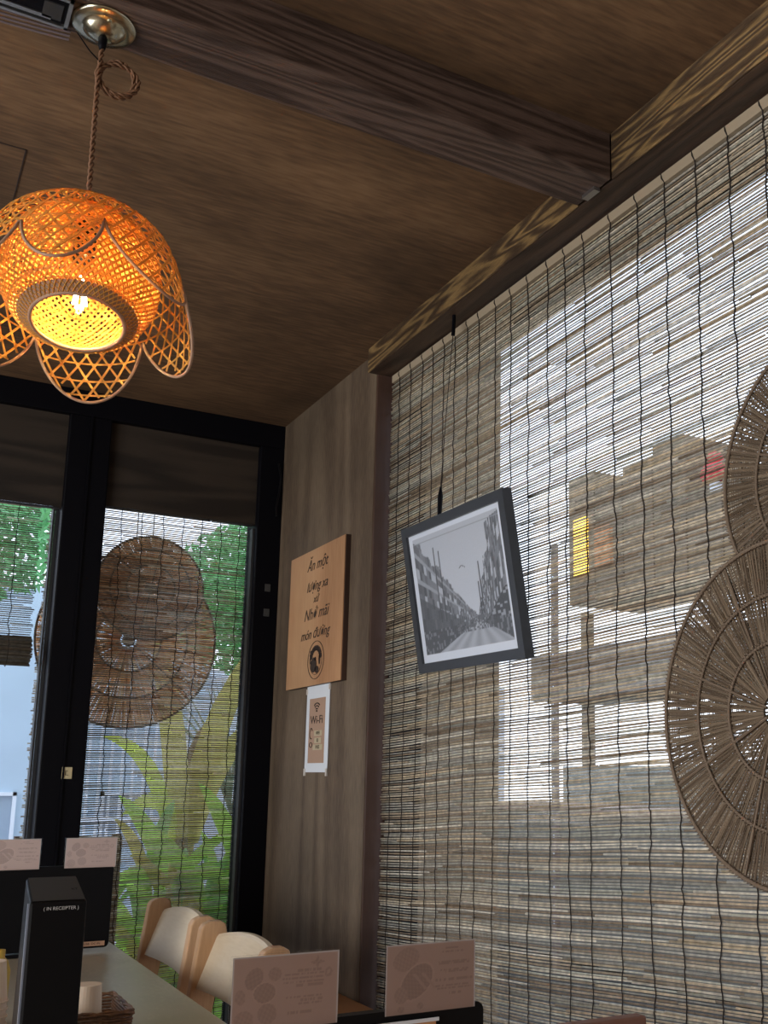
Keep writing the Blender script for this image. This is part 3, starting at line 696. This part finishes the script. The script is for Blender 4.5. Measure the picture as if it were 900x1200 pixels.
def menu_screen(label, loc, w, h, cards, seed, menu, tilt_):
    t = thing('menu_screen', label, 'screen', loc)
    m = Matrix.Rotation(tilt_, 4, 'Z')
    rr = .012; poly = []
    for cx, cz, a0 in ((w/2-rr, h-rr, 0), (-w/2+rr, h-rr, 90), (-w/2+rr, rr, 180), (w/2-rr, rr, 270)):
        for k in range(5): a = R(a0+90*k/4); poly.append((cx+rr*math.cos(a), cz+rr*math.sin(a)))
    fm_ = m @ frame_mtx((0, 0, .012), (1,0,0), (0,0,1))
    MB().prism(poly, -.018, fm_).build('casing', MT['plastic'], t)
    MB().box((-.07,-.0,.0), (.07,.08,.008), m=m).build('foot', MT['plastic'], t)
    if menu:
        def food(U, V):
            rs = np.random.RandomState(3); c = np.zeros(U.shape+(3,)); c[...] = (.55,.27,.11)
            for k in range(14):
                d = ((U-rs.rand())*2.2)**2+((V-rs.rand()))**2; q = d < rs.uniform(.01, .05); c[q] = (.25,.09,.05) if k % 2 else (.62,.38,.20)
            return c
        printed('menu_sheet', MT['print'], .225, .155, 80, 50, food, t, m @ frame_mtx((menu, -.0075, h-.093+.012), (1,0,0), (0,0,1)))
        MB().box((menu-.117,-.0080,h-.015+.010), (menu+.117,-.0066,h-.0125+.012), m=m).build('sheet_edge', MT['paper'], t)
    else:
        MB().box((w/2-.105,-.0075,.018), (w/2-.012,-.006,.030), m=m).build('asset_label', mat('peach_label', (.45,.26,.16), .6), t)
        lettering('lettering', 'HDMI  USB  DC IN', .0085, MT['ink'], t, m @ frame_mtx((w/2-.058, -.008, .024), (1,0,0), (0,0,1)), .0001)
    for (cx, cw, chh, kind, base) in cards:
        cm_ = m @ frame_mtx((cx, -.001, h+.012+chh/2-.006), (1,0,0), (0,0,1))
        printed('menu_card', MT['card'], cw, chh, 110, 76, card_print(kind, base, seed+kind), t, cm_)
        MB().box((-cw/2-.002,-chh/2,-.003), (cw/2+.002,chh/2+.0015,-.001), m=cm_).build('clear_holder', MT['acrylic'], t)
    return t
BR_ = (.36,.245,.205)
menu_screen('near black menu screen with two brown printed cards standing on top', (.53,1.3,-.478), .47, .165,
            [(-.0505,.139,.088,0,BR_), (.153,.135,.088,1,BR_)], 10, .045, 0)
menu_screen('far black menu screen with two pink cards, standing behind the payment terminal', (.36,3.1,-.478), .53, .219,
            [(.2015,.135,.080,0,(.55,.41,.37)), (.003,.135,.080,1,(.55,.41,.37))], 20, 0, 0)

# payment terminal tower
pt = thing('payment_terminal', 'black upright terminal tower standing in front of the far menu screen', 'terminal', (.3065,1.995,-.48))
prof = [(-.05,0),(.05,0),(.05,.262),(.044,.270),(.055-.01,.282),(-.05,.282)]
q = MB()
xs0, xs1 = -.0455, .0455
q.add([(xs0,-.052,0),(xs1,-.052,0),(xs1,.052,0),(xs0,.052,0),
       (xs0,-.050,.267),(xs1,-.050,.267),(xs1-.003,.050,.299),(xs0+.003,.050,.299)],
      [(0,3,2,1),(4,5,6,7),(0,1,5,4),(1,2,6,5),(2,3,7,6),(3,0,4,7)])
q.build('casing', MT['plastic'], pt, bevel=.004)
MB().add([(xs0+.004,-.0485,.2692),(xs1-.004,-.0485,.2692),(xs1-.006,.046,.2992),(xs0+.006,.046,.2992)], [(0,1,2,3)]).build('top_plate', MT['plastic_grey'], pt)
MB().box((xs0-.003,-.046,.0), (xs0,-.040,.265)).build('edge_highlight', mat('grey_highlight_strip', (.20,.23,.30), .3), pt)  # pale strip imitates a highlight along the casing's left edge
wt = mat('white_print', (.5,.5,.5), .6)
lettering('lettering', '( IN RECEIPTER )', .0078, wt, pt, frame_mtx((.004,-.0525,.256), (1,0,0), (0,0,1)), .0001)
lettering('lettering', 'KT', .009, MT['black'], pt, frame_mtx((.030,-.01,.2828), (1,0,0), (0,.94,.34)), .0001)

# wicker basket with cups
bk = thing('wicker_basket', 'small brown wicker basket holding cups beside the black terminal', 'basket', (.392,2.142,-.48))
q = MB(); rnd = random.Random(2)
def rect(w, h, z, r=.008, n=44):
    pts = []
    per = 2*(w+h)
    for k in range(n):
        s = per*k/n
        if s < w: p = (-w/2+s, -h/2)
        elif s < w+h: p = (w/2, -h/2+s-w)
        elif s < 2*w+h: p = (w/2-(s-w-h), h/2)
        else: p = (-w/2, h/2-(s-2*w-h))
        pts.append((p[0], p[1], z))
    return pts
for k in range(9):
    base = rect(.145, .175, .003+k*.0058, n=88); off = k % 2
    q.tube([(x*(1+.012*((i+off) % 2)), y*(1+.012*((i+off) % 2)), z) for i, (x, y, z) in enumerate(base)], .0027, 5, closed=True)
o = q.build('woven_sides', MT['wicker'], bk, smooth=True); o['kind'] = 'stuff'
B((-.07,-.085,0), (.07,.085,.003)).build('base', MT['wicker'], bk)
q = MB(); rp_ = rect(.150, .180, .056, n=44)
for ph in (0, PI): q.tube([(x+.002*math.cos(i*1.1+ph), y+.002*math.sin(i*1.1+ph), z+.0025*math.sin(i*1.1+ph)) for i, (x, y, z) in enumerate(rp_)], .0028, 5, closed=True)
q.build('braided_rim', MT['wicker'], bk, smooth=True)
def cup(loc, label, r0, r1, h, inv=False, group=None, count=1, parent=None):
    t = thing('paper_cup', label, 'cup', loc, 0, group)
    pr = [(0,.0),(r0,.0),(r1,h),(r1+.0018,h+.0005),(r1+.0018,h-.002),(r1-.0012,h-.001),(r0-.0012,.002),(0,.002)]
    if inv: pr = [(r, h-z) for r, z in pr][::-1]
    MB().lathe(pr, 28).build('cup_body', MT['cup'], t, smooth=False)
    MB().tube([((r1+.0012)*math.cos(a), (r1+.0012)*math.sin(a), (0.002 if inv else h)) for a in np.linspace(0, 2*PI, 33)[:-1]], .0014, 5, closed=True).build('rim', MT['cup'], t, smooth=True)
    return t
cup((.398,2.13,-.477), 'single upside down cream cup inside the wicker basket', .0245, .031, .093, True)
# stacks at the left edge of the frame
for k in range(7):
    cup((.232,2.14,-.48+.013*k), ['bottom', 'second lowest', 'third lowest', 'middle', 'third from top', 'second from top', 'topmost'][k]+' cream paper cup of the nested stack left of the terminal', .024, .031, .070, True, 'cup stack left of the terminal')
tag(MB().lathe([(0,0),(.022,0),(.024,.10),(.018,.12),(.012,.125),(.012,.14),(0,.142)], 20).build('sauce_jar', mat('yellow_lid', (.5,.34,.05), .5), loc=(.262,2.32,-.48), smooth=True), 'small yellow topped jar behind the black terminal', 'jar')

# ================================================================== OUTSIDE, FRONT
pale = mat('pale_blue_render', (.50,.60,.68), .9, vary=.05, vscale=2)
white_o = mat('white_paint', (.8,.82,.85), .8)
struct(B((-14,3.95,FLOOR-.12), (2.8,22,FLOOR-.04)).build('ground', mat('pink_grey_paving', (.50,.44,.45), 1, spec=0, vary=.12, vscale=5)))
struct(MB().box((1.55,-12,FLOOR-.12), (2.8,3.95,FLOOR-.04)).box((2.8,-12,FLOOR-.12), (16,22,FLOOR-.04)).build('ground', mat('dark_asphalt', (.065,.058,.05), 1, spec=0, vary=.2, vscale=5)))
bl = thing('pale_building', 'pale blue walled house seen through the front window', 'building', (1.5,10.0,FLOOR-.04))
B((-5,0,0), (1.3,3,2.9)).build('wall', pale, bl)
B((1.3,.6,0), (5,3,2.3)).build('wall', white_o, bl)
for x, z in ((-.55,.66), (-1.9,.66), (.55,.66)):
    f = MB().box((x-.20,-.05,z), (x-.17,.02,z+.42)).box((x+.17,-.05,z), (x+.20,.02,z+.42)).box((x-.20,-.05,z+.39), (x+.20,.02,z+.42)).box((x-.20,-.05,z-.03), (x+.20,.02,z)).build('window', white_o, bl)
    B((x-.17,-.02,z), (x+.17,.0,z+.39)).build('pane', mat('grey_pane', (.35,.42,.5), .2), f)
rl = thing('white_railing', 'white balcony railing behind the plants outside the front window', 'railing', (1.55,7.2,-.4))
for k in range(14): B((-.45+.07*k,0,0), (-.435+.07*k,.015,.85)).build('baluster', white_o, rl)
B((-.46,-.005,.85), (.50,.02,.88)).build('handrail', white_o, rl); B((-.46,-.005,.1), (.50,.02,.12)).build('bottom_rail', white_o, rl)
pw = thing('planter_wall', 'low grey kerb wall outside the front window at left', 'wall', (-.4,5.0,FLOOR-.04))
B((-1.6,0,0), (1.05,.14,.86)).build('wall_block', mat('grey_green_concrete', (.30,.30,.25), .9, vary=.1), pw)
B((-1.65,-.03,.86), (1.08,.18,.90)).build('coping', mat('light_coping', (.55,.53,.48), .9), pw)
wb = thing('timber_planter', 'brown timber planter board behind the lower reed blind', 'planter', (.67,4.08,FLOOR-.04))
for k in range(8): B((-.19,0,.02+.125*k), (.175,.02,.14+.125*k)).build('plank', MT['jamb'] if 0 else mat('timber_%d' % k, (.20+.01*(k % 3),.15,.075), .8, vary=.15), wb)
for x in (-.19, .145): B((x,.02,0), (x+.03,.05,1.02)).build('post', MT['jamb'], wb)

def leaf(mb, base, mid, tip, w, col, n=9, fold=.25):
    b, m_, t = Vector(base), Vector(mid), Vector(tip); vs = []; fs = []
    for i in range(n):
        s = i/(n-1); p = b*(1-s)**2+m_*2*s*(1-s)+t*s*s; tg = ((m_-b)*(1-s)+(t-m_)*s).normalized()
        sd = tg.cross(Vector((.2,1,.1))).normalized(); nn = sd.cross(tg); ww = w*math.sin(PI*min(1, .12+.88*s))**.7*(1 if s < .98 else .05)
        vs += [p-sd*ww+nn*ww*fold, p, p+sd*ww+nn*ww*fold, p-nn*.0015]
    for i in range(n-1):
        for a, c in ((0,1),(1,2)): fs.append((4*i+a, 4*i+c, 4*i+4+c, 4*i+4+a))
    mb.add(vs, fs, col)
lf = mat('leaf', (1,1,1), .5, attr=True, trans=.45)
G1, G2, G3, OL = (.68,.80,.14), (.50,.82,.14), (.30,.60,.16), (.68,.60,.17)
def plant(name, label, loc, leaves, stems=(), seed=0):
    t = thing(name, label, 'plant', loc); L0 = Vector(loc)
    for i, (b, m_, tp, w, c) in enumerate(leaves):
        q = MB(); leaf(q, Vector(b)-L0, Vector(m_)-L0, Vector(tp)-L0, w, c); q.build('leaf', lf, t)
    for (a, b, r) in stems:
        MB().tube([Vector(a)-L0, (Vector(a)+Vector(b))/2-L0+Vector((.02,0,0)), Vector(b)-L0], [r, r*.9, r*.8], 8).build('stem', mat('olive_stem', (.16,.13,.04), .8, vary=.2), t)
    return t
y0 = 4.8; g0 = FLOOR-.04
plant('broad_leaf_plant', 'tall plant with broad olive leaves forking outside the front window', (1.27,y0,g0),
      [((1.24,y0,-.35),(1.22,y0,.15),(1.03,y0-.1,.75),.055,OL), ((1.27,y0,-.35),(1.30,y0,.2),(1.62,y0,.72),.06,OL), ((1.22,y0,-.35),(1.12,y0,.15),(.86,y0-.1,.16),.034,G1),
       ((1.30,y0,-.3),(1.35,y0,.1),(1.66,y0+.1,.30),.05,OL), ((1.25,y0,-.3),(1.18,y0,.0),(.98,y0,-.18),.04,G1), ((1.26,y0,-.4),(1.27,y0,0),(1.36,y0+.1,.25),.06,(.24,.16,.07))],
      [((1.25,y0,g0),(1.25,y0,-.28),.035), ((1.33,y0+.05,g0),(1.29,y0+.05,-.25),.03), ((1.18,y0+.1,g0),(1.22,y0+.05,-.3),.025)])
rnd = random.Random(12); lv = []
for k in range(85):
    bx = rnd.uniform(1.02, 1.55); a = rnd.uniform(-1, 1); z0 = rnd.uniform(-1.1,-.5)
    lv.append(((bx,y0-.25,z0), (bx+a*.12,y0-.3,z0+rnd.uniform(.2,.4)), (bx+a*.30,y0-.3+rnd.uniform(-.1,.1),z0+rnd.uniform(.0,.5)), rnd.uniform(.018,.04), rnd.choice([G1,G2,G2,G3,OL])))
plant('leafy_shrub', 'bright green leafy shrub low outside the front window', (1.3,y0-.25,g0), lv)
lv = []
for k in range(26):
    a = rnd.uniform(-1.2, 1.2)
    lv.append(((1.62,5.3,-.2), (1.62+.12*a,5.3,.15), (1.62+.42*math.sin(a),5.3+rnd.uniform(-.2,.2),-.1+.62*math.cos(a)), .006, (.25,.30,.18)))
plant('feathery_grass', 'thin feathery grass plant at the right of the front window', (1.62,5.3,g0), lv, [((1.62,5.3,g0),(1.62,5.3,-.2),.02)])
def tree(label, loc, cr, crad, seed, col):
    t = thing('tree', label, 'tree', loc); rnd = random.Random(seed); q = MB(); L0 = Vector(loc); c0 = Vector(cr)-L0
    MB().tube([(0,0,0), c0*.5+Vector((.05,0,0)), c0], [.06,.045,.03], 8).build('trunk', mat('bark', (.12,.08,.05), .9, vary=.2), t)
    for k in range(4500):
        v = Vector((rnd.gauss(0,1), rnd.gauss(0,1), rnd.gauss(0,1))).normalized()*crad*rnd.random()**.4; v.z *= .8
        p = c0+v; d = Vector((rnd.gauss(0,1), rnd.gauss(0,.4), rnd.gauss(0,1))).normalized(); s = d.orthogonal().normalized(); g = rnd.uniform(.6,1.2)
        q.add([p-d*.05, p+s*.02, p+d*.05, p-s*.02], [(0,1,2,3)], (col[0]*g, col[1]*g, col[2]*g))
    o = q.build('foliage', lf, t); o['kind'] = 'stuff'
tree('green tree crown at the upper right of the front window', (2.5,7.2,g0), (2.38,7.2,1.25), .72, 5, (.28,.66,.26))
tree('green tree crown behind the half raised blind', (.15,7.4,g0), (.35,7.4,1.75), .85, 6, (.30,.66,.30))
straw_fan('fan_reflection', 'upper brown woven disc standing in for a fan reflected in the front window', (.87,4.02,.70), .20, [.09,.15,.20], 4, 6, .004, 'fan reflections in the front window', False, 1.0, 2.7, 'straw_reflected')  # added disc: a fan's reflection in the glass, built as woven straw
straw_fan('fan_reflection', 'lower and larger brown woven disc standing in for a fan reflected in the front window', (.81,4.06,.50), .33, [.12,.22,.33], 5, 6, .004, 'fan reflections in the front window', False, .7, 2.9, 'straw_reflected')

rod = thing('added_disc_rail', 'thin added rail outside the front window carrying the fan reflection discs', 'rail', (.85,4.04,FLOOR-.04))  # rail added only to hold up the reflection discs
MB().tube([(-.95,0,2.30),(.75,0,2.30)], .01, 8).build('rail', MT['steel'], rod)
for x in (-.95,.75): MB().tube([(x,0,0),(x,0,2.31)], .012, 8).build('added_upright', MT['steel'], rod)
for x, a, b in ((.02,2.18,2.30), (-.04,2.06,2.30)): MB().tube([(x,-.005,a-.12),(x,0,b)], .002, 5).build('added_string', MT['cord'], rod)
# ================================================================== OUTSIDE, RIGHT (street behind the wide blind)
eb = mat('eave_board', (.15,.11,.075), .9, vary=.15)
struct(B((1.51,-.6,1.74), (2.0,4.6,1.80)).build('trim_7', eb))
struct(B((1.62,3.27,FLOOR-.04), (1.98,3.47,1.80)).build('trim_8', mat('tan_fin_wall', (.24,.18,.12), .9, vary=.1)))
sb = thing('street_house', 'brown timber shop house across the lane behind the right blind', 'building', (6.0,6.2,FLOOR-.04)); gz = -(FLOOR-.04)
brn = mat('brown_cladding', (.20,.15,.10), .9, vary=.25, vscale=3)
for k in range(11): B((0,-2.6+.45*k,gz+1.72), (.9,-2.17+.45*k,gz+2.42+(.45 if k > 6 else 0)+.08*((k*5) % 3))).build('cladding_board', brn, sb)
B((-.1,-3.2,gz+.78), (.9,2.9,gz+1.24)).build('signboard_beam', mat('grey_brown_fascia', (.27,.23,.19), .9, vary=.2), sb)
B((.3,-3.2,0), (.9,2.9,gz+.12)).build('low_wall', mat('grey_green_wall', (.30,.30,.26), .9, vary=.25, vscale=4), sb)
for y in (-3.0,-1.2,.6,2.6): B((.4,y,gz+.12), (.5,y+.1,gz+1.72)).build('post', brn, sb)
B((-.04,2.0,gz+2.0), (0,2.20,gz+2.58)).build('lit_window', mat('lit_yellow_window', (1,.55,.06), .5, emit=2.2), sb)
B((-.04,1.60,gz+2.03), (0,1.85,gz+2.42)).build('orange_shutter', mat('orange_shutter', (.55,.22,.08), .8), sb)
lt = thing('red_lantern', 'red and white lantern on the roof edge across the lane', 'lantern', (6.15,6.52,2.425))
MB().lathe([(0,0),(.05,0),(.055,.12),(0,.12)], 16).build('base', white_o, lt); MB().lathe([(0,.12),(.11,.13),(.14,.19),(.11,.26),(.05,.30),(.08,.34),(.05,.39),(0,.40)], 16).build('shade', mat('red_lacquer', (.6,.06,.06), .5), lt)
sp = thing('sign_post', 'perforated steel sign post in the lane behind the right blind', 'post', (4.0,5.89,FLOOR-.04))
B((0,-.025,0), (.03,.025,2.85)).build('pole', mat('weathered_post', (.20,.15,.13), .7), sp)
for k in range(22): B((-.002,-.006,.3+.11*k), (0,.006,.32+.11*k)).build('hole', white_o, sp)
ms = thing('market_stall', 'pale cloth covered stall with crates low behind the right blind', 'stall', (4.3,3.4,FLOOR-.04))
cl_ = mat('pale_stall_cloth', (.17,.15,.12), .9, vary=.12, vscale=4)
q = MB()
for k in range(62):
    a, b = -1.9+.1*k, -1.8+.1*k; d0, d1 = .02*math.sin(k*1.9), .02*math.sin((k+1)*1.9)
    q.add([(d0,a,.02), (d1,b,.02), (d1*.3,b,1.02), (d0*.3,a,1.02)], [(0,1,2,3)])
q.build('hanging_cloth', cl_, ms)
B((-.02,-1.92,1.0), (.8,4.32,1.04)).build('stall_top', mat('stall_boards', (.33,.22,.15), .8, vary=.2), ms)
for y in (-1.85, 1.2, 4.2): B((.04,y-.03,0), (.10,y+.03,1.0)).build('leg', brn, ms)
for j, (y, w, h, c) in enumerate(((-1.45,.42,.16,(.34,.17,.12)), (-.35,.5,.22,(.40,.37,.32)), (.55,.36,.14,(.42,.24,.16)), (1.45,.45,.26,(.36,.35,.31)))):
    cr_ = thing('crate', ['red brown crate at the right end of the stall top', 'grey crate second from the right on the stall top', 'small tan crate on the left half of the stall top', 'tall grey crate at the left end of the stall top'][j], 'crate', (4.6,3.4+y,FLOOR-.04+1.04))
    cm2 = mat('crate_paint_%d' % j, c, .8, vary=.2)
    for k in range(3): MB().box((-.2,-w/2,.01+h/3*k),(-.185,w/2,h/3*(k+.8))).box((.185,-w/2,.01+h/3*k),(.2,w/2,h/3*(k+.8))).build('slat', cm2, cr_)
    MB().box((-.2,-w/2,0),(.2,w/2,.01)).build('bottom', cm2, cr_)
    for s_ in (-1,1): B((-.185,min(s_*w/2,s_*(w/2-.015)),.01),(.185,max(s_*w/2,s_*(w/2-.015)),h)).build('end_board', cm2, cr_)
